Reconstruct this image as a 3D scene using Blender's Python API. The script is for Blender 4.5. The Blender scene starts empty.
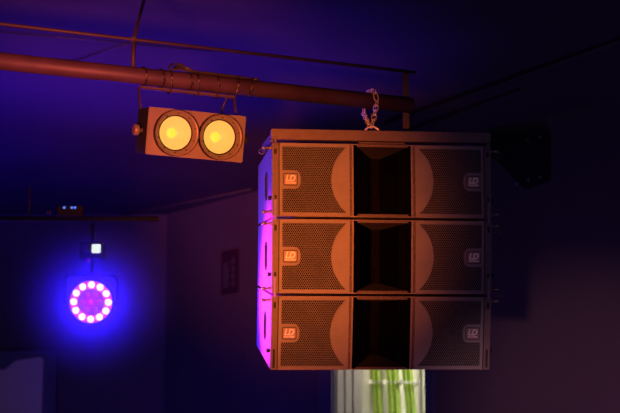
import bpy, bmesh, math, random
from mathutils import Vector, Matrix
random.seed(4)
C = bpy.context.scene.collection
PI = math.pi
# ------------------------------------------------------------------ camera
F = 1667.0; W, H = 620, 413
PITCH = math.radians(10.5); CAM = Vector((0, 0, 1.6))
FW = Vector((0, math.cos(PITCH), math.sin(PITCH))); UP = Vector((0, -math.sin(PITCH), math.cos(PITCH)))
def ray(px, py): return Vector((1, 0, 0))*((px-310)/F) + UP*((206.5-py)/F) + FW
def at(px, py, y): d = ray(px, py); return CAM + d*(y/d.y)          # a point of the photograph at distance y
def atz(px, py, z): d = ray(px, py); return CAM + d*((z-CAM.z)/d.z)  # ... at height z
cam = bpy.data.objects.new('camera', bpy.data.cameras.new('camera')); C.objects.link(cam)
cam.location = CAM; cam.rotation_euler = (PI/2+PITCH, 0, 0)
cam.data.sensor_width = 36; cam.data.lens = 36*F/W; cam.data.clip_end = 100
cam.data.dof.use_dof = True; cam.data.dof.focus_distance = 6.1; cam.data.dof.aperture_fstop = 4.5
S = bpy.context.scene; S.camera = cam
S.view_settings.view_transform = 'Standard'; S.view_settings.look = 'None'
S.view_settings.exposure = 0; S.view_settings.gamma = 1; S.view_settings.use_curve_mapping = False

# ------------------------------------------------------------------ materials
def mat(name, col, rough=.5, metal=0, var=0.0, scale=30, bump=0.0, bscale=120, emit=None, es=0, spec=.5):
    m = bpy.data.materials.new(name); m.use_nodes = True
    n = m.node_tree.nodes; l = m.node_tree.links; b = n['Principled BSDF']
    b.inputs['Base Color'].default_value = (*col, 1); b.inputs['Roughness'].default_value = rough
    b.inputs['Metallic'].default_value = metal; b.inputs['Specular IOR Level'].default_value = spec
    tc = n.new('ShaderNodeTexCoord')
    if var > 0:
        t = n.new('ShaderNodeTexNoise'); t.inputs['Scale'].default_value = scale; t.inputs['Detail'].default_value = 4
        l.new(tc.outputs['Object'], t.inputs['Vector'])
        r = n.new('ShaderNodeValToRGB')
        r.color_ramp.elements[0].position = .3; r.color_ramp.elements[1].position = .7
        r.color_ramp.elements[0].color = (*[c*(1-var) for c in col], 1)
        r.color_ramp.elements[1].color = (*[min(1, c*(1+var)) for c in col], 1)
        l.new(t.outputs['Fac'], r.inputs['Fac']); l.new(r.outputs['Color'], b.inputs['Base Color'])
    if bump > 0:
        t = n.new('ShaderNodeTexNoise'); t.inputs['Scale'].default_value = bscale; t.inputs['Detail'].default_value = 3
        l.new(tc.outputs['Object'], t.inputs['Vector'])
        bp = n.new('ShaderNodeBump'); bp.inputs['Strength'].default_value = bump; bp.inputs['Distance'].default_value = .003
        l.new(t.outputs['Fac'], bp.inputs['Height']); l.new(bp.outputs['Normal'], b.inputs['Normal'])
    if emit:
        b.inputs['Emission Color'].default_value = (*emit, 1); b.inputs['Emission Strength'].default_value = es
    return m
M = {
 'body':   mat('textured_cabinet_paint', (.15,.13,.14), .42, 0, .15, 60, .5, 300),
 'grille': mat('grille_paint', (.15,.15,.15), .5, 0, .12, 14, .15, 200),
 'plate':  mat('rigging_steel', (.092,.070,.075), .5, 0, .15, 25, .2, 150),
 'rough':  mat('rough_edge_paint', (.085,.065,.065), .7, 0, .75, 230, .9, 260),
 'foam':   mat('black_foam', (.012,.010,.010), 1, 0, spec=.1),
 'horn':   mat('horn_plastic', (.003,.0028,.004), .9, 0, .2, 80, spec=0),
 'horn_lit': mat('horn_plastic_lit', (.008,.006,.007), .9, 0, .4, 120, .4, 200),  # lighter copy of the horn plastic, light on the lip faces put into colour
 'slot':   mat('horn_slot', (.0035,.003,.004), .9, 0, .3, 60, spec=0),
 'black':  mat('black_hardware', (.012,.012,.012), .6, spec=.25),
 'pin':    mat('pin_steel', (.20,.18,.16), .35, .6, .2, 60),
 'zinc':   mat('zinc_chain', (.62,.58,.50), .38, .45, .25, 90),
 'badge':  mat('badge_metal', (.22,.20,.17), .4, .3, .15, 120),
 'letter': mat('badge_letters', (.75,.70,.60), .3, .35, .1, 90),
 'badge_dark': mat('badge_recess', (.04,.035,.03), .6),
 'pipe':   mat('painted_pipe', (.050,.026,.046), .55, 0, .25, 9, .15, 80),
 'rod':    mat('painted_rod', (.034,.020,.030), .6, 0, .2, 20),
 'lamp_box': mat('lamp_housing_paint', (.135,.12,.115), .5, 0, .1, 18, .1, 200),
 'lamp_ring': mat('lamp_ring_paint', (.13,.11,.10), .4, 0, .1, 60),
 'bowl':   mat('lamp_reflector', (.35,.30,.2), .35, 0, .08, 70, emit=(1,.60,.11), es=.58),
 'cob':    mat('lamp_emitter', (.4,.3,.1), .4, emit=(1,.68,.05), es=.95),
 'cable':  mat('black_cable', (.028,.024,.024), .45, 0, .2, 60),
 'tie':    mat('cable_tie_nylon', (.018,.016,.016), .3),
 'led':    mat('led_white_lens', (.8,.8,.9), .3, emit=(.36,.42,1), es=4.5),
 'led_pink': mat('led_magenta_lens', (.5,.1,.5), .3, emit=(.24,.004,.80), es=.95),
 'inner_glow': mat('inner_glow', (.3,.05,.4), .35, emit=(.15,.003,.75), es=.9),  # glowing disc added for the purple halo inside the led ring
 'par_face': mat('par_face_glow', (.5,.05,.4), .35, emit=(.85,.003,.80), es=.9),  # emission paints the magenta halo round the leds
 'par':    mat('par_housing', (.03,.03,.035), .5),
 'display': mat('lit_display', (.8,.9,.8), .4, emit=(.78,1,.72), es=1.0),
 'blue_led': mat('blue_indicator', (.1,.2,.6), .4, emit=(.07,.22,.95), es=1.1),
 'red_led': mat('red_indicator', (.4,.05,.1), .4, emit=(.22,.015,.10), es=.6),
 'ceiling': mat('dark_ceiling', (.055,.040,.060), .9, 0, .12, 1.2, .2, 12, spec=.15),
 'wall':   mat('dark_painted_wall', (.085,.065,.080), .85, 0, .08, 1.6, .15, 30, spec=.2),
 'floor':  mat('dark_floor', (.05,.045,.045), .6, 0, .2, 4),
 'frame':  mat('door_frame_paint', (.08,.08,.13), .6),
 'lining': mat('lining_boards', (.23,.21,.18), .6, 0, .08, 6),
 'cream':  mat('cream_paint', (.66,.64,.56), .6, 0, .05, 8),
 'green':  mat('lime_fabric', (.47,.64,.13), .8, 0, .18, 40, .3, 90),
 'rail':   mat('rail_steel', (.35,.36,.33), .4, .3),
 'panel':  mat('pale_panel', (.6,.56,.46), .8, 0, .05, 3),
 'sign_red': mat('sign_red', (.035,.006,.03), .6),
 'sign_white': mat('sign_pale', (.07,.06,.075), .6),
}
# ------------------------------------------------------------------ mesh builder
class MB:
    def __init__(s): s.bm = bmesh.new(); s.mi = 0
    def _mark(s, n0):
        s.bm.faces.ensure_lookup_table()
        for f in s.bm.faces[n0:]: f.material_index = s.mi
    def m(s, i): s.mi = i; return s
    def box(s, c, d, rot=None, bev=0):
        n0 = len(s.bm.faces)
        mt = Matrix.Translation(Vector(c)) @ (rot.to_4x4() if rot else Matrix()) @ Matrix.Diagonal((*d, 1))
        r = bmesh.ops.create_cube(s.bm, size=1, matrix=mt)
        if bev:
            es = list({e for v in r['verts'] for e in v.link_edges})
            bmesh.ops.bevel(s.bm, geom=es, offset=bev, segments=2, affect='EDGES', clamp_overlap=True)
        s._mark(n0); return s
    def ring(s, c, r, u, v, n): return [s.bm.verts.new(c + u*(r*math.cos(2*PI*k/n)) + v*(r*math.sin(2*PI*k/n))) for k in range(n)]
    def lathe(s, p0, ax, prof, n=32, caps=(True, True)):
        """prof = [(distance along ax, radius)]"""
        n0 = len(s.bm.faces); ax = Vector(ax).normalized(); p0 = Vector(p0)
        u = ax.orthogonal().normalized(); v = ax.cross(u)
        rs = [s.ring(p0+ax*d, max(r, 1e-5), u, v, n) for d, r in prof]
        for a, b in zip(rs, rs[1:]):
            for k in range(n): s.bm.faces.new((a[k], a[(k+1) % n], b[(k+1) % n], b[k])).smooth = True
        if caps[0]: s.bm.faces.new(rs[0][::-1])
        if caps[1]: s.bm.faces.new(rs[-1])
        s._mark(n0); return s
    def cyl(s, a, b, r, n=16, r2=None):
        a = Vector(a); b = Vector(b); return s.lathe(a, b-a, [(0, r), ((b-a).length, r if r2 is None else r2)], n)
    def tube(s, pts, r, closed=False, n=8, flat=None):
        n0 = len(s.bm.faces); pts = [Vector(p) for p in pts]; N = len(pts)
        def tan(i):
            a = pts[(i-1) % N] if closed or i > 0 else pts[i]
            b = pts[(i+1) % N] if closed or i < N-1 else pts[i]
            return (b-a).normalized()
        t = tan(0); u = t.orthogonal().normalized(); rs = []
        for i in range(N):
            t2 = tan(i); q = t.rotation_difference(t2); u = q @ u; u = (u - t2*u.dot(t2)).normalized(); t = t2
            rs.append(s.ring(pts[i], r, u, t.cross(u), n))
        m_ = N if closed else N-1
        for i in range(m_):
            a = rs[i]; b = rs[(i+1) % N]
            off = 0
            if closed and i == N-1:   # match the seam
                off = min(range(n), key=lambda o: (a[0].co-b[o].co).length)
            for k in range(n): s.bm.faces.new((a[k], a[(k+1) % n], b[(k+1+off) % n], b[(k+off) % n])).smooth = True
        if not closed: s.bm.faces.new(rs[0][::-1]); s.bm.faces.new(rs[-1])
        s._mark(n0); return s
    def prism(s, poly, y0, y1, hole=None):
        """poly in x,z between y0 (front) and y1 (rear); optional hole loop"""
        n0 = len(s.bm.faces)
        loops = [poly] + ([hole] if hole else [])
        es = []; fv = []
        for lp in loops:
            vs = [s.bm.verts.new((x, y0, z)) for x, z in lp]; fv.append(vs)
            es += [s.bm.edges.new((vs[k], vs[(k+1) % len(vs)])) for k in range(len(vs))]
        if hole:
            g = bmesh.ops.triangle_fill(s.bm, use_beauty=True, use_dissolve=False, edges=es)
            fs = [f for f in g['geom'] if isinstance(f, bmesh.types.BMFace)]
        else: fs = [s.bm.faces.new(fv[0])]
        ex = bmesh.ops.extrude_face_region(s.bm, geom=fs, use_keep_orig=True)
        for v in ex['geom']:
            if isinstance(v, bmesh.types.BMVert): v.co.y += y1-y0
        bmesh.ops.recalc_face_normals(s.bm, faces=s.bm.faces[n0:] if False else list(s.bm.faces)[n0:])
        s._mark(n0); return s
    def mesh(s, name, mats, xf=None):
        if xf: bmesh.ops.transform(s.bm, matrix=xf, verts=s.bm.verts)
        me = bpy.data.meshes.new(name); s.bm.to_mesh(me); s.bm.free()
        for k in (mats if isinstance(mats, (list, tuple)) else [mats]): me.materials.append(M[k])
        return me
    def build(s, name, mats, parent=None, xf=None, mw=None, label=None):
        o = bpy.data.objects.new(name, s.mesh(name, mats, xf)); C.objects.link(o)
        if parent: o.parent = parent
        if mw: o.matrix_world = mw
        if label: o['label'] = label
        return o
def tag(o, label, cat, group=None):
    o['label'] = label; o['category'] = cat
    if group: o['group'] = group
    return o
def empty(name, mw, label, cat, group=None):
    o = bpy.data.objects.new(name, None); C.objects.link(o); o.matrix_world = mw; o.empty_display_size = .1
    return tag(o, label, cat, group)
def structure(o): o['kind'] = 'structure'; return o
def copy_tree(o, parent=None):
    c = o.copy(); C.objects.link(c); c.parent = parent
    for ch in list(o.children): copy_tree(ch, c)
    return c
def centred(mb, origin):      # mesh given in world space -> origin moved to 'origin'
    return Matrix.Translation(-Vector(origin))
def world_thing(mb, name, mats, origin, label, cat, group=None):
    o = mb.build(name, mats, xf=Matrix.Translation(-Vector(origin))); o.location = origin
    return tag(o, label, cat, group)
def subtract(o, cutters):
    """cut boxes out of o's mesh"""
    for c in cutters:
        md = o.modifiers.new('cut', 'BOOLEAN'); md.operation = 'DIFFERENCE'; md.solver = 'EXACT'; md.object = c
    bpy.context.view_layer.update()
    dg = bpy.context.evaluated_depsgraph_get()
    me = bpy.data.meshes.new_from_object(o.evaluated_get(dg)); o.modifiers.clear(); o.data = me
    for c in cutters: bpy.data.objects.remove(c)
def text_into(mb, body, size, x, y, z, depth, shear=0, width=None, mi=0, bold=.0):
    cu = bpy.data.curves.new('t', 'FONT'); cu.body = body; cu.size = size; cu.extrude = depth/2; cu.shear = shear
    cu.align_x = 'CENTER'; cu.align_y = 'CENTER'; cu.resolution_u = 4; cu.offset = bold
    o = bpy.data.objects.new('t', cu); C.objects.link(o); bpy.context.view_layer.update()
    me = bpy.data.meshes.new_from_object(o.evaluated_get(bpy.context.evaluated_depsgraph_get()))
    xs = [v.co.x for v in me.vertices]; ys = [v.co.y for v in me.vertices]
    cx = (min(xs)+max(xs))/2; cy = (min(ys)+max(ys))/2; sx = (width/(max(xs)-min(xs))) if width else 1
    me.transform(Matrix.Translation((x, y, z)) @ Matrix.Rotation(PI/2, 4, 'X') @ Matrix.Diagonal((sx, 1, 1, 1)) @ Matrix.Translation((-cx, -cy, 0)))
    n0 = len(mb.bm.faces); mb.bm.from_mesh(me); mb.mi = mi; mb._mark(n0)
    bpy.data.objects.remove(o)

# ================================================================== SETTING
ZC = 4.0
WR0 = Vector((6.46, 3.42)); WR1 = Vector((-1.16, 13.3)); WD = (WR1-WR0).normalized(); WN = Vector((-WD.y, WD.x))  # points toward the room?
if WN.dot(Vector((0, 5))-WR0) < 0: WN = -WN
LW = (WR1-WR0).length
def wl(px, py, off=0.0):
    """the point of the diagonal wall (shifted off toward the room) seen at a pixel"""
    d = ray(px, py); p0 = WR0 + WN*off; n = WN
    t = (p0-Vector((0, 0))).dot(n)/Vector((d.x, d.y)).dot(n)
    return CAM + d*t
WM = Matrix(((WD.x, -WN.x, 0, WR0.x), (WD.y, -WN.y, 0, WR0.y), (0, 0, 1, 0), (0, 0, 0, 1)))   # local: x along wall, y into wall, z up
WI = WM.inverted()
aL = (WI @ wl(335, 395)).x; aR = (WI @ wl(428, 395)).x      # aR < aL (wall runs away from the camera)
DT = 2.80
mb = MB(); T = .22
mb.box((aR/2-.5, T/2, ZC/2), (aR+1, T, ZC)); mb.box(((aL+LW)/2, T/2, ZC/2), (LW-aL, T, ZC)); mb.box(((aL+aR)/2, T/2, (ZC+DT)/2), (aL-aR, T, ZC-DT))
structure(mb.build('wall_right', 'wall', mw=WM))
structure(MB().box((-3.3, 13.4, ZC/2), (4.5, .2, ZC)).build('wall_back', 'wall'))
structure(MB().box((-5.5, 6.5, ZC/2), (.2, 14, ZC)).build('wall_left', 'wall'))
structure(MB().box((1, 6.5, ZC+.1), (13.5, 16, .2)).build('ceiling', 'ceiling'))
structure(MB().box((1, 6.5, -.1), (13.5, 16, .2)).build('floor', 'floor'))
# dark casing round the doorway, lined reveal, bright room beyond
cw = .075; mb = MB()
mb.box((aR-cw/2-.0, -.015, DT/2), (cw, .03, DT)); mb.box((aL+cw, -.015, DT/2), (cw*2, .03, DT)); mb.box(((aL+aR)/2+cw/2, -.015, DT+cw/2), (aL-aR+3*cw, .03, cw))
structure(mb.build('trim_1', 'frame', mw=WM))
mb = MB()
for k in range(3): mb.box((aL-.009, .034+.073*k, DT/2), (.018, .066, DT), bev=.005)
mb.box((aL-.005, .11, DT/2), (.010, .24, DT))
structure(mb.build('trim_2', 'lining', mw=WM))
# room beyond (closed shell so that its light stays in it)
q0 = WM @ Vector((aL, T, 0)); q1 = WM @ Vector((aR, T, 0)); YB = 12.55
mb = MB()
def wallpoly(mb, pts, h0, h1):
    n0 = len(mb.bm.faces)
    for a, b in zip(pts, pts[1:]):
        vs = [mb.bm.verts.new((a[0], a[1], h0)), mb.bm.verts.new((b[0], b[1], h0)), mb.bm.verts.new((b[0], b[1], h1)), mb.bm.verts.new((a[0], a[1], h1))]
        mb.bm.faces.new(vs)
    mb._mark(n0)
cap = [(q0.x, q0.y), (q0.x-.02, YB), (2.9, YB), (2.9, q1.y-.3), (q1.x, q1.y)]
wallpoly(mb, cap, 0, 3.2)
mb.bm.faces.new([mb.bm.verts.new((x, y, 3.2)) for x, y in cap])
structure(mb.build('wall_passage', 'cream'))
def area(name, loc, target, sx, sy, power, col, spread=None):
    L = bpy.data.lights.new(name, 'AREA'); L.shape = 'RECTANGLE'; L.size = sx; L.size_y = sy; L.energy = power; L.color = col
    if spread: L.spread = spread
    o = bpy.data.objects.new(name, L); C.objects.link(o); o.location = loc
    o.rotation_euler = (Vector(target)-Vector(loc)).to_track_quat('-Z', 'Y').to_euler(); return o
def spot(name, loc, target, power, col, ang, blend=1, r=.05):
    L = bpy.data.lights.new(name, 'SPOT'); L.energy = power; L.color = col; L.spot_size = math.radians(ang); L.spot_blend = blend; L.shadow_soft_size = r
    o = bpy.data.objects.new(name, L); C.objects.link(o); o.location = loc
    o.rotation_euler = (Vector(target)-Vector(loc)).to_track_quat('-Z', 'Y').to_euler(); return o
area('passage_ceiling_light', (1.35, 11.75, 3.1), (.8, 12.2, 2.2), .8, .5, 31, (1, .93, .76))
# green strips, rail and white upright slats in the passage
YG = 12.35
def strip_mesh(x0, x1, lean):
    mb = MB(); n = 14; rows = 26
    a = at(x0, 372, YG); b = at(x1, 372, YG); z1 = at(400, 362, YG).z + .08; z0 = 1.0
    grid = []
    for j in range(rows+1):
        f = j/rows; z = z1+(z0-z1)*f; row = []
        for i in range(n+1):
            s = i/n; x = a.x+(b.x-a.x)*s + lean*(f*(1.6-.6*f)) + .004*math.sin(7*f+s*3)
            y = YG + .016*math.sin(s*PI*5+f*1.3) + .006*math.sin(s*PI*2)
            row.append(mb.bm.verts.new((x, y, z)))
        grid.append(row)
    for j in range(rows):
        for i in range(n): mb.bm.faces.new((grid[j][i], grid[j][i+1], grid[j+1][i+1], grid[j+1][i])).smooth = True
    g = bmesh.ops.solidify(mb.bm, geom=list(mb.bm.faces), thickness=.004)
    return mb, Vector(((a.x+b.x)/2, YG, z0))
for (x0, x1, lean, lab) in ((369, 379.5, .07, 'lime green fabric strip nearest the grey lined side of the doorway'),
                            (384, 397.5, .08, 'wide lime green fabric strip, middle of the three in the doorway'),
                            (399.5, 411, .11, 'lime green fabric strip nearest the cream edge at the right of the doorway')):
    mb, org = strip_mesh(x0, x1, lean)
    world_thing(mb, 'fabric_strip', 'green', org, lab, 'curtain', 'green strips hanging in the doorway')
a = at(369.5, 382, YG-.06); b = at(421, 382.5, YG-.06)
r_ = empty('thin_rail', Matrix.Translation(a), 'thin grey metal rail running across the front of the green strips in the doorway', 'rail')
MB().cyl((0, 0, 0), b-a, .006).build('rail_tube', 'rail', r_)
for px in (370.5, 384.5, 401.2, 418.5):
    p = at(px, 382, YG-.06)-a
    MB().box((p.x, .02, 0), (.022, .06, .03), bev=.004).box((p.x, .16, 0), (.012, .22, .012)).build('bracket', 'cream' if px < 400 else 'rail', r_)
for i, (x0, x1) in enumerate(((360, 369.5), (383, 386.6), (422.5, 434))):
    pa = at(x0, 372, YB-.06); pb = at(x1, 372, YB-.06)
    structure(MB().box(((pa.x+pb.x)/2, YB-.035, 1.6), (pb.x-pa.x, .05, 3.2), bev=.006).build('trim_%d' % (3+i), 'cream'))

# ================================================================== LIGHTING TRUSS (thick pipe, thin bar, rods)
ZP = at(375, 99, 6.10).z
pA = atz(-75, 53.2, ZP); p0 = atz(0, 61, ZP); p1 = at(411, 103.6, 6.2); p1.z = ZP
PD = (p1-p0).normalized(); pA = p0 - PD*.35; p1.z = ZP
def on_pipe(px):
    lo, hi = -1.0, 3.0
    for _ in range(40):
        m_ = (lo+hi)/2; q = p0+PD*m_-CAM
        x = 310+F*q.x/q.dot(FW)
        if x < px: lo = m_
        else: hi = m_
    return p0+PD*lo
PR = .0305
dzb = (at(0, 24, p0.y).z - p0.z)
PERP = Vector((-PD.y, PD.x, 0))       # away from the camera
tr = empty('lighting_truss', Matrix.Translation(pA), 'thick red-brown pipe with a thin bar above it, crossing the upper left of the room', 'truss')
L_ = (p1-pA).length
MB().cyl((0, 0, 0), PD*L_, PR, 28).build('main_pipe', 'pipe', tr)
MB().cyl((0, 0, dzb), PD*(L_+.02)+Vector((0, 0, dzb)), .0062, 10).build('top_bar', 'rod', tr)
for px in (133,):
    q = on_pipe(px)-pA
    MB().cyl(q+Vector((0, 0, PR*.8)), q+Vector((0, 0, dzb)), .0075, 10).box(q+Vector((0, 0, dzb)), (.02, .02, .018), bev=.003).build('spacer_rod', 'rod', tr)
    e = atz(146, -8, ZC)-pA
    MB().cyl(q+Vector((0, 0, dzb)), Vector((e.x, e.y, ZC-pA.z)), .007, 10).build('ceiling_rod', 'rod', tr)
q = on_pipe(411)-pA
MB().box(q+PERP*.043+Vector((0, 0, dzb/2-.055)), (.024, .020, dzb+.13), bev=.002).build('end_post', 'rod', tr)

# cable ties
ties = []
for i, (px, low) in enumerate(((143.5, 0), (161, 0), (169, 1), (188.7, 0), (195.5, 1), (215.4, 1), (235, 1), (248.7, 0))):
    c = on_pipe(px); mb = MB(); pts = []
    sl = random.uniform(-.12, .12)
    for k in range(32):
        a = 2*PI*k/32; r = PR+.0032
        v = PERP*(math.cos(a)*r) + Vector((0, 0, math.sin(a)*r))
        if low and math.sin(a) < 0: v.z *= 1+.55*abs(math.sin(a))
        pts.append(v + PD*(math.sin(a)*sl*.05))
    mb.tube(pts, .0031, True, 6)
    ha = -PERP*(PR+.006) + Vector((0, 0, -.004))
    mb.m(1).box(ha, (.006, .006, .010), bev=.0015)  # lighter material on the head imitates its bright highlight
    if i % 2: mb.m(0).cyl(ha, ha+Vector((.004, -.012, -.02)), .0014, 6)
    o = mb.build('cable_tie', ['tie', 'pin'])
    o.location = c
    ordn = ['first', 'second', 'third', 'fourth', 'fifth', 'sixth', 'seventh', 'last'][i]
    tag(o, 'black cable tie round the thick pipe, %s of eight counted from the left' % ordn, 'cable tie', 'cable ties round the thick pipe')
# cable bundle over the pipe
def pp(px, dz, dy=0): return on_pipe(px)+Vector((0, 0, dz))+PERP*dy
def smooth(pts, n=6):
    P = [pts[0]]+list(pts)+[pts[-1]]; out = []
    for i in range(1, len(P)-2):
        for k in range(n):
            t = k/n; a, b, c, d = P[i-1], P[i], P[i+1], P[i+2]
            out.append(.5*((2*b)+(c-a)*t+(2*a-5*b+4*c-d)*t*t+(3*b-a-3*c+d)*t**3))
    out.append(pts[-1]); return out
mb = MB()
runs = [[pp(167, .028, -.02), pp(168, .045, -.015), pp(173, .058, 0), pp(180, .060, 0), pp(187, .050, 0), pp(195, .037, -.01), pp(215, .036, -.012), pp(235, .036, -.01), pp(254, .033, -.005)],
        [pp(172, .034, -.015), pp(175, .050, .005), pp(181, .056, .01), pp(188, .046, 0), pp(196, .035, .004), pp(220, .035, .004), pp(250, .034, .002)],
        [pp(170, .035, -.01), pp(178, .037, -.012), pp(189, .034, -.016), pp(205, .036, -.015), pp(230, .034, -.012), pp(252, .034, -.008)],
        [pp(173, .036, 0), pp(178, .047, 0), pp(184, .049, .004), pp(191, .040, .004), pp(200, .034, .012), pp(240, .034, .010)]]
for r in runs: mb.tube(smooth(r), .0038, False, 8)
mb.tube([pp(253, .034, -.006), pp(256, .034, -.004), pp(258, .033, -.004)], .006, False, 8)
world_thing(mb, 'power_cable', 'cable', on_pipe(200)+Vector((0, 0, PR)), 'looped black power cable strapped along the top of the thick pipe', 'cable')

# ================================================================== TWO-LAMP BLINDER
bc = at(195, 135.5, on_pipe(190).y-.105)
byaw = math.atan2(PD.y, PD.x)
BW, BH, BD = .362, .166, .125
BM_ = Matrix.Translation(bc - Vector((0, 0, BH/2))) @ Matrix.Rotation(byaw, 4, 'Z') @ Matrix.Rotation(math.radians(12), 4, 'X')
bl = empty('twin_lamp_fixture', BM_, 'orange-lit rectangular stage light with two round glowing lamps, hung under the thick pipe', 'stage light')
U = Matrix.Translation((0, 0, BH/2))
LX = .082
def circ(cx, cz, r, n=40): return [(cx+r*math.cos(2*PI*k/n), cz+r*math.sin(2*PI*k/n)) for k in range(n)]
body = MB().box((0, .006, 0), (BW, .012, BH), bev=.003).build('housing', 'lamp_box', bl, xf=U)
for p in body.data.polygons: pass
shell = MB().box((0, .0125+BD/2, 0), (BW-.004, BD, BH-.006), bev=.004).build('rear_shell', 'black', bl, xf=U)
cut = []
for sx in (-LX+.003, LX+.003):
    m_ = MB().cyl((sx, -.02, 0), (sx, .075, 0), .0705, 48).build('cut', 'black', xf=BM_ @ U); cut.append(m_)
bpy.context.view_layer.update(); subtract(body, cut)
cut = [MB().cyl((sx, -.02, 0), (sx, .075, 0), .0705, 48).build('cut', 'black', xf=BM_ @ U) for sx in (-LX+.003, LX+.003)]
subtract(shell, cut)
for sx in (-LX+.003, LX+.003):
    c = (sx, 0, 0)
    ring = MB().lathe((sx, -.019, 0), (0, 1, 0), [(0, .0795), (0, .0735), (.005, .071), (.012, .066), (.014, .0635), (.036, .0635), (.036, .0695), (.018, .0695), (.018, .0795), (0, .0795)], 48, (False, False)).build('lamp_bezel', 'lamp_ring', bl, xf=U)
    for k in range(10):
        a = 2*PI*k/10+.3; MB().cyl((sx+.0685*math.cos(a), -.020, .0685*math.sin(a)), (sx+.0685*math.cos(a), -.012, .0685*math.sin(a)), .0018, 8).build('screw', 'black', ring, xf=U)
    MB().lathe((sx, -.0205, 0), (0, 1, 0), [(0, .0815), (.019, .0815), (.019, .0795), (0, .0795), (0, .0815)], 48, (False, False)).build('bezel_rim', 'black', ring, xf=U)
    lamp = MB().lathe((sx, .002, 0), (0, 1, 0), [(0, .0595), (.012, .053), (.028, .040), (.040, .023), (.043, .017)], 48, (False, True)).build('reflector', 'bowl', bl, xf=U, label='glowing yellow reflector')
    MB().lathe((sx, .037, 0), (0, 1, 0), [(0, .006), (.001, .0165), (.006, .0175)], 32).build('lamp_emitter', 'cob', lamp, xf=U)
    MB().lathe((sx, .0005, 0), (0, 1, 0), [(-.002, .0640), (-.002, .0590), (.003, .0590)], 48, (False, False)).build('inner_ring', 'black', lamp, xf=U)
for sx in (-1, 1):
    k = MB().lathe((sx*(BW/2), BD*.5, 0), (sx, 0, 0), [(0, .009), (.014, .009), (.014, .019), (.016, .020), (.030, .020), (.032, .017)], 20).build('tilt_knob', 'lamp_ring' if sx < 0 else 'black', bl, xf=U)
INV = (BM_ @ U).inverted(); pu = INV @ (on_pipe(189)-Vector((0, 0, PR+.004)))
zt = pu.z
yk = pu.y
mb = MB(); w = BW/2+.004
XO = .010
mb.box((XO, yk, zt-.010), (2*w-.008, .034, .004)); mb.box((XO, yk-.0155, zt-.006), (2*w-.008, .003, .010)); mb.box((XO, yk+.0155, zt-.006), (2*w-.008, .003, .010))
for sx in (-1, 1):
    a = Vector((sx*(w-.006)+XO, yk, zt-.010)); b = Vector((sx*(w), BD*.5, -.012)); mid = (a+b)/2; d = b-a
    rot = Matrix.Rotation(math.atan2(d.y, -d.z), 3, 'X')
    mb.box(mid, (.004, .014, d.length), rot)
mb.build('yoke', 'pipe', bl, xf=U)
mb = MB().tube(smooth([Vector((.16, yk, zt-.012)), Vector((.150, yk+.01, zt-.05)), Vector((.128, BD+.0, zt-.09)), Vector((.11, BD+.01, .04)), Vector((.10, BD, .0))]), .0036)
mb.build('lamp_cable', 'cable', bl, xf=U)

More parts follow.
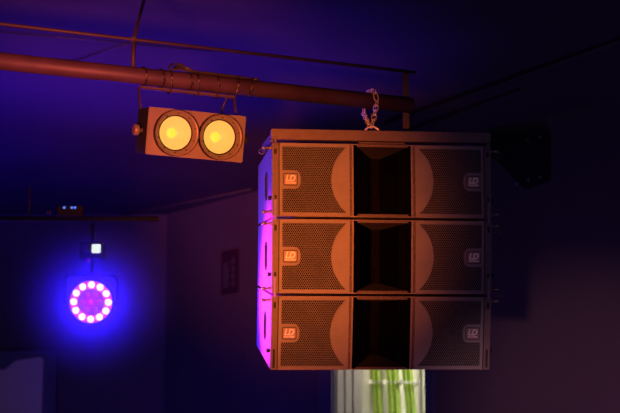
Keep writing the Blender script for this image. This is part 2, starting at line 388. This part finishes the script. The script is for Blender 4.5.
# ================================================================== LINE ARRAY
AW, AH, AD = .814, .270, .475
WEDGE = math.radians(2.45); APX = (AH/2)/math.tan(WEDGE)
A0 = at(382.5, 256.9, 6.0)
AY = math.radians(8.1); AT = math.radians(8.95)
BASE = Matrix.Translation(A0) @ Matrix.Rotation(math.radians(-.8), 4, 'Y') @ Matrix.Rotation(AY, 4, 'Z') @ Matrix.Rotation(AT, 4, 'X')
STEP = .2780/APX
def cab_matrix(k): return BASE @ Matrix.Translation((0, APX, 0)) @ Matrix.Rotation(-k*STEP, 4, 'X') @ Matrix.Translation((0, -APX, -AH/2))
UA = Matrix.Translation((0, 0, AH/2))
hh = lambda y: AH/2 - y*math.tan(WEDGE)
def build_cabinet():
    root = empty('line_array_speaker', cab_matrix(1), 'topmost of three stacked black loudspeaker cabinets, right under the orange-lit hanging bar', 'loudspeaker', 'stacked loudspeakers hanging in the array')
    # body: trapezoid in side view, rear corners drawn in
    mb = MB(); bm = mb.bm; hw = AW/2-.004
    sec = [(0, hw), (AD, hw)]
    rings = []
    for y, x in sec:
        h = hh(y)-.001; rings.append([bm.verts.new(v) for v in ((-x, y, -h), (x, y, -h), (x, y, h), (-x, y, h))])
    for a, b in zip(rings, rings[1:]):
        for k in range(4): bm.faces.new((a[k], a[(k+1) % 4], b[(k+1) % 4], b[k]))
    bm.faces.new(rings[0][::-1]); bm.faces.new(rings[-1])
    bmesh.ops.recalc_face_normals(bm, faces=bm.faces)
    body = mb.build('cabinet_body', 'body')
    cuts = []
    for s in (-1, 1):
        cuts.append(MB().box((s*.2507, .005, 0), (.2555, .05, .256)).build('cut', 'foam'))      # woofer bays
        cuts.append(MB().box((s*AW/2, .205, .0), (.05, .085, .104), bev=.012).build('cut', 'foam'))   # handle pockets
    m_ = MB(); bm = m_.bm                                                                    # horn mouth
    f_ = [bm.verts.new(v) for v in ((-.1125, -.01, -.1325), (.1125, -.01, -.1325), (.1125, -.01, .1325), (-.1125, -.01, .1325))]
    r_ = [bm.verts.new(v) for v in ((-.020, .15, -.100), (.020, .15, -.100), (.020, .15, .100), (-.020, .15, .100))]
    for k in range(4): bm.faces.new((f_[k], f_[(k+1) % 4], r_[(k+1) % 4], r_[k]))
    bm.faces.new(f_[::-1]); bm.faces.new(r_); bmesh.ops.recalc_face_normals(bm, faces=bm.faces)
    cuts.append(m_.build('cut', 'foam'))
    bpy.context.view_layer.update(); subtract(body, cuts)
    body.data.materials.clear()
    for k in ('body', 'horn', 'foam'): body.data.materials.append(M[k])
    for p in body.data.polygons:
        q = p.center; p.material_index = 0
        if abs(q.x) < .1124 and .0005 < q.y < .2: p.material_index = 1
        elif AW/2-.0305 < abs(q.x) < AW/2-.0045 and .155 < q.y < .255 and abs(q.z) < .054: p.material_index = 2
        elif abs(q.x) < .3783 and .0005 < q.y < .04 and abs(q.z) < .1279: p.material_index = 2
    body.data.transform(UA); body.parent = root
    # dark linings
    for s in (-1, 1):
        g = make_grille(s, root)
        MB().box((s*.2500, .020, 0), (.255, .004, .254)).build('foam_panel', 'foam', g, xf=UA)
        MB().box((s*(AW/2-.027), .205, 0), (.002, .068, .098)).box((s*(AW/2-.006), .205, 0), (.004, .010, .098), bev=.0015).build('handle', 'black', root, xf=UA)
        MB().box((s*.1172, -.002, 0), (.0065, .010, AH-.010), bev=.001).build('edge_strip', 'rough', root, xf=UA)
        # rigging plate down the front edge with slots
        x = s*.3940
        rp = MB().box((x, -.001, 0), (.0235, .010, AH-.004), bev=.0015).build('rigging_plate', 'plate', root, xf=UA)
        MB().box((x, -.0055, -.092), (.0105, .003, .070), bev=.0012).build('link_slot', 'black', rp, xf=UA)
        MB().box((x, -.0055, .102), (.0120, .003, .024), bev=.0012).build('link_slot', 'black', rp, xf=UA)
        MB().box((s*.3805, -.0015, 0), (.0035, .007, AH-.006)).build('edge_gap_shade', 'black', rp, xf=UA)  # solid black strip painted in for the shaded gap beside the grille
        # side plate strip
        MB().box((s*(AW/2-.0035), .030, 0), (.005, .050, AH-.012)).build('side_plate', 'body', root, xf=UA)
        # pins and knob on the side
        MB().lathe((s*(AW/2-.004), .016, -.066), (s, 0, 0), [(0, .005), (.006, .005), (.006, .008), (.015, .008), (.016, .006)], 14).build('side_knob', 'black', root, xf=UA)
    # horn: liner, ribbed lips, centre slot
    mb = MB(); bm = mb.bm
    for s in (-1, 1):
        a = [(s*.1112, .000), (s*.0165, .145)]
        vs = [bm.verts.new((a[0][0], a[0][1], -.1305)), bm.verts.new((a[1][0], a[1][1], -.098)), bm.verts.new((a[1][0], a[1][1], .098)), bm.verts.new((a[0][0], a[0][1], .1305))]
        bm.faces.new(vs)
    bmesh.ops.solidify(bm, geom=list(bm.faces), thickness=.0015)
    hl = mb.build('horn_flare', 'horn', root, xf=UA)
    MB().box((0, .143, 0), (.030, .004, .196)).build('horn_slot', 'slot', hl, xf=UA)
    for s in (-1, 1):
        mb = MB(); bm = mb.bm
        z0, z1, z2 = s*.1325, s*.1235, s*.100
        pts = [(-.0935, -.004, z0), (.0935, -.004, z0), (.0935, -.004, z1), (-.0935, -.004, z1), (-.0165, .140, z0), (.0165, .140, z0), (.0165, .140, z2), (-.0165, .140, z2)]
        v = [bm.verts.new(p) for p in pts]
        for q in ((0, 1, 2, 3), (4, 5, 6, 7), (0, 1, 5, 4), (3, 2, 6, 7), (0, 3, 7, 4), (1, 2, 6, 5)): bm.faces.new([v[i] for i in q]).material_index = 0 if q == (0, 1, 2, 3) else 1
        bmesh.ops.recalc_face_normals(bm, faces=bm.faces)
        mb.build('horn_lip', ['rough', 'horn_lit'], root, xf=UA)
    return root
def make_grille(s, root):
    """s=-1 left; u runs from the outer edge to the inner edge"""
    X = lambda u: s*(.3795-u)
    Wg, Hg = .2575, .1285
    arc = []
    c0, hz, sag = .246, .1205, .056
    R = (hz*hz+sag*sag)/(2*sag); cc = c0-sag+R
    a0 = math.asin(hz/R)
    for k in range(25):
        a = -a0+2*a0*k/24; arc.append((cc-R*math.cos(a), R*math.sin(a)))
    win = [(.011, -.1205)] + arc + [(.011, .1205), (.011, .034), (.056, .034), (.066, .031), (.074, .022), (.0775, .010), (.0775, -.010), (.074, -.022), (.066, -.031), (.056, -.034), (.011, -.034)]
    outer = [(.0, -Hg+.003), (.003, -Hg), (Wg-.003, -Hg), (Wg, -Hg+.003), (Wg, Hg-.003), (Wg-.003, Hg), (.003, Hg), (0, Hg-.003)]
    mb = MB(); mb.prism([(X(u), z) for u, z in outer], -.0040, -.0024, hole=[(X(u), z) for u, z in win])
    # folded rim of the grille
    mb.prism([(X(u), z) for u, z in outer], -.0035, .006, hole=[(X(min(max(u, .004), Wg-.004)), max(-Hg+.004, min(Hg-.004, z))) for u, z in outer])
    # perforated sheet: honeycomb of small holes
    p = .0076; rowh = p*.866; Ro = p/math.sqrt(3); bm = mb.bm; n0 = len(bm.faces); cache = {}
    def V(x, z, y):
        k = (round(x, 5), round(z, 5), y)
        if k not in cache: cache[k] = bm.verts.new((x, y, z))
        return cache[k]
    j = 0; z = -Hg+.006
    while z < Hg-.004:
        u = .006+(p/2 if j % 2 else 0)
        while u < Wg-.004:
            lim = c0-math.sqrt(max(0, 0))+.006
            edge = cc-math.sqrt(max(0, R*R-z*z))
            if u < edge+.008:
                o = [(X(u)+Ro*math.cos(PI/6+k*PI/3), z+Ro*math.sin(PI/6+k*PI/3)) for k in range(6)]
                i_ = [(X(u)+.0037*math.cos(PI/6+k*PI/3), z+.0037*math.sin(PI/6+k*PI/3)) for k in range(6)]
                for k in range(6):
                    q = (k+1) % 6
                    bm.faces.new((V(*o[k], -.0021), V(*o[q], -.0021), V(*i_[q], -.0021), V(*i_[k], -.0021)))
                    bm.faces.new((V(*i_[k], -.0021), V(*i_[q], -.0021), V(*i_[q], -.0009), V(*i_[k], -.0009)))
            u += p
        z += rowh; j += 1
    mb._mark(n0)
    g = mb.build('grille', 'grille', root, xf=UA)
    # badge
    cx = X(.0405); mb = MB()
    def rr(w, h, r=.006):
        out = []
        for (sx, sz, a0) in ((1, 1, 0), (-1, 1, PI/2), (-1, -1, PI), (1, -1, 3*PI/2)):
            for k in range(5):
                a = a0+PI/2*k/4; out.append((cx+sx*(w/2-r)+r*math.cos(a), sz*(h/2-r)+r*math.sin(a)))
        return out
    mb.m(2).prism(rr(.054, .0465), -.0048, -.0040)
    mb.m(0).prism(rr(.0455, .0375, .003), -.0056, -.0042)
    text_into(mb, 'LD', .031, cx, -.0062, .0045, .002, .28, .036, 3, .0006)
    text_into(mb, 'SYSTEMS', .0085, cx, -.0060, -.0128, .0016, 0, .036, 3, .0002)
    mb.build('badge', ['badge', 'badge', 'badge_dark', 'letter'], g, xf=UA, label='metal badge lettered LD SYSTEMS')
    return g
cab = build_cabinet()
bpy.context.view_layer.update()
cabs = [cab]
for k, lab in ((0, 'middle one of three stacked black loudspeaker cabinets, a cabinet above it and one below'), (-1, 'bottom one of three stacked black loudspeaker cabinets, just above the lit doorway')):
    c = copy_tree(cab); c.matrix_world = cab_matrix(k); c['label'] = lab; cabs.append(c)
def pin_mesh(s):
    return MB().lathe((-.004*s, 0, 0), (s, 0, 0), [(0, .0065), (.012, .0065), (.013, .0042), (.022, .0042), (.023, .0060), (.036, .0060), (.038, .004)], 14).mesh('rigging_pin', 'pin')
def ring_mesh(s):
    return MB().tube([Vector((s*.034+.0105*math.cos(a), .006*math.sin(a), -.014+.0105*math.sin(a))) for a in [2*PI*k/18 for k in range(18)]], .0016, True, 6).mesh('pull_ring', 'pin')
PM_ = {s: pin_mesh(s) for s in (-1, 1)}; RM_ = {s: ring_mesh(s) for s in (-1, 1)}
def put(name, me, parent, loc=(0, 0, 0)):
    o = bpy.data.objects.new(name, me); C.objects.link(o); o.parent = parent; o.location = loc; return o
for ci, s, pz, ring in ((0, -1, .117, 1), (0, -1, -.117, 0), (1, -1, .117, 0), (1, -1, -.117, 0), (2, -1, .117, 0),
                        (0, 1, .117, 1), (0, 1, -.117, 0), (1, 1, .117, 1), (1, 1, -.117, 1), (2, 1, .117, 0)):
    pn = put('rigging_pin', PM_[s], cabs[ci], (s*AW/2, .016, AH/2+pz))
    if ring: put('pull_ring', RM_[s], pn)
# link bars that join neighbours, parts of the upper cabinet
for c in cabs[:2]:
    for s in (-1, 1):
        mb = MB(); x = s*.3940
        mb.box((x, -.0085, -.112), (.0085, .005, .078), bev=.0015)
        mb.box((x, -.0115, -.083), (.010, .002, .004))
        mb.build('link_bar', 'grille', c, xf=UA)
# flying frame
FM = cab_matrix(1) @ Matrix.Translation((0, 0, AH+.010))
fr = empty('flying_frame', FM, 'orange-lit steel hanging bar frame across the top of the loudspeaker stack', 'hanging frame')
fb = MB().box((0, .018, .021), (AW+.004, .040, .038), bev=.003)
fb.build('front_bar', 'plate', fr)
for s in (-1, 1):
    MB().box((s*(AW/2-.02), .20, .020), (.030, .33, .034), bev=.003).build('side_arm', 'plate', fr)
    mb = MB().box((s*.3940, -.0085, -.012), (.009, .004, .046), bev=.002)
    mb.build('hanging_link', 'plate', fr)
    MB().lathe((s*(AW/2-.01), .015, -.002), (s, 0, 0), [(0, .005), (.014, .005)], 12).build('frame_bolt', 'pin', fr)
MB().box((0, .345, .020), (AW-.06, .034, .034), bev=.003).build('rear_bar', 'plate', fr)
MB().box((-.028, .17, .018), (.030, .34, .024), bev=.003).build('spine', 'plate', fr)
MB().box((.0, .012, -.0045), (.17, .012, .005), bev=.001).build('cross_strip', 'rough', fr)
# lifting ring + chain
RX, RY = -.028, .050
ringc = FM @ Vector((RX, RY, .040))
pts = [Vector((RX+.029*math.cos(a), RY, .034+.029*math.sin(a))) for a in [2*PI*k/28 for k in range(28)]]
MB().tube(pts, .0042, True, 10).build('lifting_ring', 'zinc', fr)
for dx in (.0,):
    MB().box((RX, RY, .034), (.03, .030, .022), bev=.004).build('ring_clamp', 'plate', fr)
bpy.context.view_layer.update()
top = FM @ Vector((RX, RY, .063))
cp = on_pipe(371.5)
def link_mesh(L=.037, wd=.0088, r=.0023):
    pts = []
    for k in range(9): a = -PI/2+PI*k/8; pts.append(Vector((L/2-wd+wd*math.cos(a), wd*math.sin(a), 0)))
    for k in range(9): a = PI/2+PI*k/8; pts.append(Vector((-L/2+wd+wd*math.cos(a), wd*math.sin(a), 0)))
    return MB().tube(pts, r, True, 8).mesh('link', 'zinc')
LK = link_mesh(); LK2 = link_mesh(.052, .0075, .0030)
ch = empty('hanging_chain', Matrix.Translation(top), 'bright steel chain looped over the thick pipe, holding up the loudspeaker stack', 'chain')
# path: ring -> front of pipe -> over -> behind -> ring
rr_ = PR+.011; path = [top+Vector((0, -.002, -.002))]
path.append(cp - PERP*(rr_+.004) + Vector((.000, 0, -.018)))
for a in (0, 25, 50, 75, 100, 125, 150, 180):
    a = math.radians(a); path.append(cp - PERP*(rr_*math.cos(a)) + Vector((-.010*(a/PI), 0, rr_*math.sin(a))))
path.append(cp + PERP*(rr_) + Vector((-.012, 0, -.04)))
path.append(top+Vector((-.006, .012, .0)))
def walk(path, d0, step):
    out = []; segs = [(a, b, (b-a).length) for a, b in zip(path, path[1:])]; tot = sum(x[2] for x in segs); d = d0
    while d < tot:
        e = d
        for a, b, l in segs:
            if e <= l: out.append((a+(b-a)*(e/l), (b-a).normalized())); break
            e -= l
        d += step
    return out
def put_link(me, p, t, k):
    o = bpy.data.objects.new('link', me); C.objects.link(o); o.parent = ch
    side = PD if k % 2 == 0 else PERP
    side = (side - t*side.dot(t)).normalized(); nn = t.cross(side)
    R_ = Matrix((t, side, nn)).transposed().to_4x4(); o.matrix_world = Matrix.Translation(p) @ R_
bpy.context.view_layer.update()
w0 = path[0]; d1 = (path[1]-path[0]).normalized()
put_link(LK2, w0+d1*.022, d1, 1)
for k, (p, t) in enumerate(walk(path, .022+.038, .0290)): put_link(LK, p, t, k)

# ================================================================== LED PAR + boxes on the rear pipe
YL = 8.0
pc = at(91, 302, YL)
zb = at(60, 218, YL).z
rp = at(-30, 217, YL+.02)
rl = empty('rear_pipe', Matrix.Translation((rp.x, YL+.03, zb)), 'dim dark horizontal pipe at the far left above the glowing round light', 'pipe')
xr = at(158, 218, YL).x
MB().cyl((-5.4-rp.x, 0, 0), (xr-rp.x, 0, 0), .014, 16).build('pipe_tube', 'black', rl)
x1_ = at(28, 210, YL).x-rp.x
MB().cyl((x1_, 0, .0), (x1_, 0, .16), .005, 8).build('upright_rod', 'rod', rl)
x2_ = at(140, 210, YL).x-rp.x
MB().box((at(49, 212, YL).x-rp.x, -.03, .028), (.025, .03, .012), bev=.003).build('pipe_clamp', 'rod', rl)
lookat = (CAM-pc).normalized()
zz = lookat; xx = Vector((0, 0, 1)).cross(zz).normalized(); yy = zz.cross(xx)
PM = Matrix.Translation(pc) @ Matrix((xx, yy, zz)).transposed().to_4x4() # local z toward the camera
par = empty('round_led_light', PM, 'round stage light with a ring of twelve white glowing spots around a magenta centre', 'stage light')
MB().lathe((0, 0, 0), (0, 0, -1), [(-.012, .112), (-.012, .104), (-.004, .102), (0, .112), (.05, .112), (.16, .085), (.18, .05)], 40, (False, True)).build('par_housing', 'par', par)
face = MB().lathe((0, 0, -.006), (0, 0, 1), [(0, .102), (.002, .100)], 40).build('par_face', 'par_face', par, label='front plate glowing with the magenta halo')
for k in range(12):
    a = 2*PI*k/12+PI/2
    MB().lathe((.083*math.cos(a), .083*math.sin(a), -.003), (0, 0, 1), [(0, .0160), (.006, .0157), (.010, .0125), (.012, .004)], 20).build('led', 'led', par, label='white glowing led')
MB().lathe((0, 0, -.004), (0, 0, 1), [(0, .064), (.002, .062)], 32).build('inner_glow', 'inner_glow', par)
for k in range(7):
    x, y = (0, 0) if k == 0 else (.042*math.cos(PI*k/3), .042*math.sin(PI*k/3))
    MB().lathe((x, y, -.003), (0, 0, 1), [(0, .0135), (.005, .0125), (.008, .009), (.009, .003)], 18).build('led', 'led_pink', par, label='dim magenta led')
mb = MB(); yk_ = [Vector((.128, 0, -.05)), Vector((.128, .10, -.05)), Vector((.118, .125, -.05)), Vector((.09, .135, -.05)), Vector((-.09, .135, -.05)), Vector((-.118, .125, -.05)), Vector((-.128, .10, -.05)), Vector((-.128, 0, -.05))]
mb.tube(yk_, .008, False, 8).cyl((-.130, 0, -.05), (-.108, 0, -.05), .014).cyl((.130, 0, -.05), (.108, 0, -.05), .014).build('yoke', 'black', par)
MB().cyl((0, .13, -.05), (0, (zb-pc.z)*.985-.02, -.05), .008, 10).build('drop_rod', 'black', par)
def small(name, px, py, label, cat): return empty(name, Matrix.Translation(at(px, py, YL)), label, cat)
s1 = at(100, 257, YL); s0 = at(80, 240, YL); cx = at(91, 249, YL); s_ = 1/F*YL*1.03
db = small('control_box', 91, 250, 'small dark box with a bright white square display above the round light', 'control box')
MB().box((0, .04, 0), (.115, .06, .085), bev=.004).build('box_shell', 'black', db)
d_ = at(96, 248.5, YL)-at(91, 250, YL)
MB().box((d_.x, .006, d_.z), (.042, .006, .042), bev=.002).build('display', 'display', db, label='bright white square display')
d_ = at(86, 248.5, YL)-at(91, 250, YL)
MB().lathe((d_.x, .010, d_.z), (0, -1, 0), [(0, .018), (.008, .016)], 20).build('dial', 'rod', db)
d_ = at(88, 259.5, YL)-at(91, 250, YL)
MB().box((d_.x, .02, d_.z-.002), (.014, .02, .020), bev=.003).build('indicator', 'red_led', db, label='dim red indicator')
cb = small('dimmer_pack', 70, 210, 'low dark unit with three tiny blue lights, on the dim pipe at far left', 'control box')
MB().box((0, .03, -.005), (.125, .06, .05), bev=.004).build('box_shell', 'black', cb)
for px in (64.2, 71.7, 75.0):
    d_ = at(px, 207.6, YL)-at(70, 210, YL)
    MB().lathe((d_.x, 0, d_.z), (0, -1, 0), [(0, .0062), (.003, .0055)], 12).build('indicator', 'blue_led', cb, label='tiny blue light')

# ================================================================== WALL THINGS
def wall_obj(): return WM
# fire sign
c = WI @ wl(230.7, 272); mm = WM @ Matrix.Translation((c.x, 0, c.z))
ax0 = (WI @ wl(222, 272)).x; ax1 = (WI @ wl(239.3, 272)).x; sw = abs(ax0-ax1); sh = (wl(230.7, 250).z-wl(230.7, 293.5).z)
sg = empty('fire_sign', mm @ Matrix.Translation((0, 0, -sh/2)), 'small dark red fire extinguisher sign on the dim wall left of the speaker stack', 'sign')
US = Matrix.Translation((0, 0, sh/2)) @ Matrix.Rotation(PI, 4, 'Z') @ Matrix.Rotation(0, 4, 'X')
# local x grows leftwards in the photo, so mirror pictogram with -x; y toward the room is negative
US = Matrix.Translation((0, 0, sh/2))
MB().box((0, -.006, 0), (sw, .010, sh), bev=.002).build('sign_board', 'sign_red', sg, xf=US)
mb = MB(); k = sw
mb.box((.20*k, -.013, -.12*sh), (.30*k, .004, .46*sh), bev=.0018); mb.box((.20*k, -.013, .15*sh), (.14*k, .004, .07*sh)); mb.box((.14*k, -.013, .21*sh), (.34*k, .004, .035*sh)); mb.box((.34*k, -.013, .11*sh), (.05*k, .004, .22*sh))
mb.build('extinguisher_symbol', 'sign_white', sg, xf=US)
mb = MB()
for i in range(4):
    z = (-.30+i*.17)*sh; x = -.22*k
    mb.prism([(x-.13*k, z), (x+.02*k, z-.05*sh), (x+.15*k, z+.02*sh), (x+.06*k, z+.06*sh), (x-.04*k, z+.13*sh), (x-.02*k, z+.05*sh)], -.015, -.011)
mb.build('flame_symbol', 'sign_white', sg, xf=US)
# black bracket box right of the array, slanted edge shaped after a light patch
yb = wl(520, 160).y
poly = [(486, 133.5), (545, 132), (545.5, 179), (524, 188.5), (486, 150)]
c = WI @ wl(520, 160); bz = WM @ Matrix.Translation((c.x, 0, c.z))
br = empty('wall_bracket', bz, 'black bracket plate with small bolts, slanted edge shaped after a light patch, on the wall right of the speaker stack', 'bracket')
inv = bz.inverted(); L3 = [inv @ wl(x, y, .05) for x, y in poly]
mb = MB(); mb.prism([(v.x, v.z) for v in L3], -.05, 0); mb.build('bracket_plate', 'black', br)
for (x, y) in ((528, 141), (540, 137), (528.5, 180), (517, 184), (540, 177)):
    v = inv @ wl(x, y, .05); MB().lathe((v.x, -.049, v.z), (0, -1, 0), [(0, .010), (.006, .008)], 8).build('bolt', 'lining', br)
# pale framed panel on the back wall, bottom left
P0 = at(-90, 358, 13.25); P1 = at(43.5, 357, 13.25); P2 = at(57.5, 351, 13.25); zlo = 1.2
fp = empty('framed_panel', Matrix.Translation((P0.x, 13.29, zlo)), 'dim grey panel in a dark frame low on the far back wall', 'panel')
mb = MB(); ww = P1.x-P0.x; hh_ = P1.z-zlo; r = .10
poly = [(0, 0), (ww-.02, 0), (ww, hh_*.6), (ww, hh_-.015), (ww-.10, hh_-.01), (ww-.25, hh_-.06), (ww-.34, hh_-.17), (0, hh_-.2)]
MB().prism([(0, 0), (ww, 0), (ww, hh_-.02), (ww-.02, hh_), (ww-.22, hh_-.03), (ww-.30, hh_-.10), (0, hh_-.14)], -.05, -.03).build('pale_sheet', 'panel', fp)
mb = MB(); w2 = P2.x-P0.x; h2 = P2.z-zlo
mb.box((w2/2, -.012, h2/2), (w2, .024, h2)); mb.box((w2/2, -.04, h2-.01), (w2, .05, .02)); mb.box((w2-.01, -.04, h2/2), (.02, .05, h2))
mb.build('panel_frame', 'frame', fp)

# ceiling conduits
def conduit(a, b, r, label, kind='ceiling_conduit', m_='rod', dz=0.0):
    mb = MB().cyl(a, b, r, 10); world_thing(mb, kind, m_, a, label, 'conduit')
zc = ZC-.022
conduit(atz(385, 123.5, zc), atz(660, 27, zc), .011, 'upper of two thin conduits running up to the right along the dark ceiling')
conduit(atz(395, 135, zc), atz(520, 91.5, zc), .009, 'lower and shorter thin conduit on the dark ceiling, just above the speaker stack')
conduit(atz(-20, 245, ZC-.01), atz(252, 189, ZC-.01), .010, 'thin conduit along the ceiling edge above the red sign')
conduit(atz(-10, 31, ZC-.01), atz(210, 51, ZC-.01), .0035, 'thin dark wire on the ceiling just below the thin bar, upper left', 'ceiling_wire', 'cable')
conduit(atz(66, 63, ZC-.01), atz(128, 44, ZC-.01), .0035, 'short dark wire slanting across the ceiling behind the thin bar', 'ceiling_wire', 'cable')

# ================================================================== HAZE puff added to imitate lens bloom around the round light
hz = MB(); bmesh.ops.create_icosphere(hz.bm, subdivisions=4, radius=1)
m = bpy.data.materials.new('bloom_haze'); m.use_nodes = True; n = m.node_tree.nodes; l = m.node_tree.links
for x in list(n):
    if x.type != 'OUTPUT_MATERIAL': n.remove(x)
out = [x for x in n if x.type == 'OUTPUT_MATERIAL'][0]
vs = n.new('ShaderNodeVolumeScatter'); vs.inputs['Color'].default_value = (1, 1, 1, 1); vs.inputs['Anisotropy'].default_value = .2
tc = n.new('ShaderNodeTexCoord'); ln = n.new('ShaderNodeVectorMath'); ln.operation = 'LENGTH'
mr = n.new('ShaderNodeMapRange'); mr.interpolation_type = 'LINEAR'
for kk, vv in ((1, .1), (2, 1.0), (3, 1.0), (4, 0.0)): mr.inputs[kk].default_value = vv
l.new(tc.outputs['Object'], ln.inputs[0]); l.new(ln.outputs['Value'], mr.inputs[0]); pw = n.new('ShaderNodeMath'); pw.operation = 'POWER'; pw.inputs[1].default_value = 2.5; ml = n.new('ShaderNodeMath'); ml.operation = 'MULTIPLY'; ml.inputs[1].default_value = 2.4; l.new(mr.outputs[0], pw.inputs[0]); l.new(pw.outputs[0], ml.inputs[0]); l.new(ml.outputs[0], vs.inputs['Density']); l.new(vs.outputs[0], out.inputs['Volume'])
M['haze'] = m
ho = hz.build('bloom_haze', 'haze'); ho.location = pc; ho.scale = (.5, .5, .5); ho['kind'] = 'stuff'
tag(ho, 'added haze puff imitating the blue lens bloom around the round light at far left', 'haze')

# ================================================================== LIGHTS
AMB = (1, .165, .012)
spot('amber_stage_light', (-.32, .1, 1.35), at(264, 230, 6), 3850, AMB, 14.2, 1, .12)
spot('amber_fill_light', (-.7, .1, 1.2), at(70, 74, 5.8), 3300, (1, .14, .07), 14.5, 1, .15)
spot('red_wall_fill', (-.36, .1, 1.15), at(575, 430, 8), 1100, (1, .40, .42), 12, .9, .05)  # unseen light added to redden the lower right wall
# the round light's own beam
pl = bpy.data.lights.new('round_light_beam', 'SPOT'); pl.energy = 58; pl.color = (.015, .0, 1); pl.spot_size = math.radians(170); pl.spot_blend = .6; pl.shadow_soft_size = .04
po = bpy.data.objects.new('round_light_beam', pl); C.objects.link(po); po.location = pc+lookat*.03; po.rotation_euler = (-lookat).to_track_quat('Z', 'Y').to_euler()
# magenta and blue effect lights from the left, on the stack's side
spot('magenta_effect_light', (-2.6, 6.7, 1.5), at(262, 292, 6.1), 8500, (1, .03, .72), 14, 1, .05)
spot('blue_effect_light', (-3.2, 6.6, 2.4), at(262, 260, 6.1), 1700, (.10, .04, 1), 24, 1, .05)
# blue wash on the ceiling and room
spot('blue_ceiling_wash', (-1.3, 9.2, 1.0), (-.95, 8.8, ZC), 700, (.06, .01, 1), 64, 1, .1)
spot('blue_left_wash', (-3.2, 8.8, 1.0), (-2.7, 10.3, ZC), 720, (.05, .0, 1), 80, 1, .1)
area('room_purple_fill', (0, 2.0, 1.0), (0, 9, 2.6), 3, 1, 7, (.60, .12, .95))
spot('blue_wall_fill', (-2.2, 8.2, .9), wl(205, 330), 230, (.08, .03, 1), 44, 1, .1)  # unseen spot added to lift the blue of the dim wall
area('rear_fill', (.4, 7.4, .5), (-.7, 11.5, 2.8), 3, .8, 20, (.32, .17, .95))  # unseen fill added behind the stack to lift the dark walls
w_ = bpy.data.worlds.new('world'); S.world = w_; w_.use_nodes = True
w_.node_tree.nodes['Background'].inputs[0].default_value = (.70, .52, .95, 1); w_.node_tree.nodes['Background'].inputs[1].default_value = .16
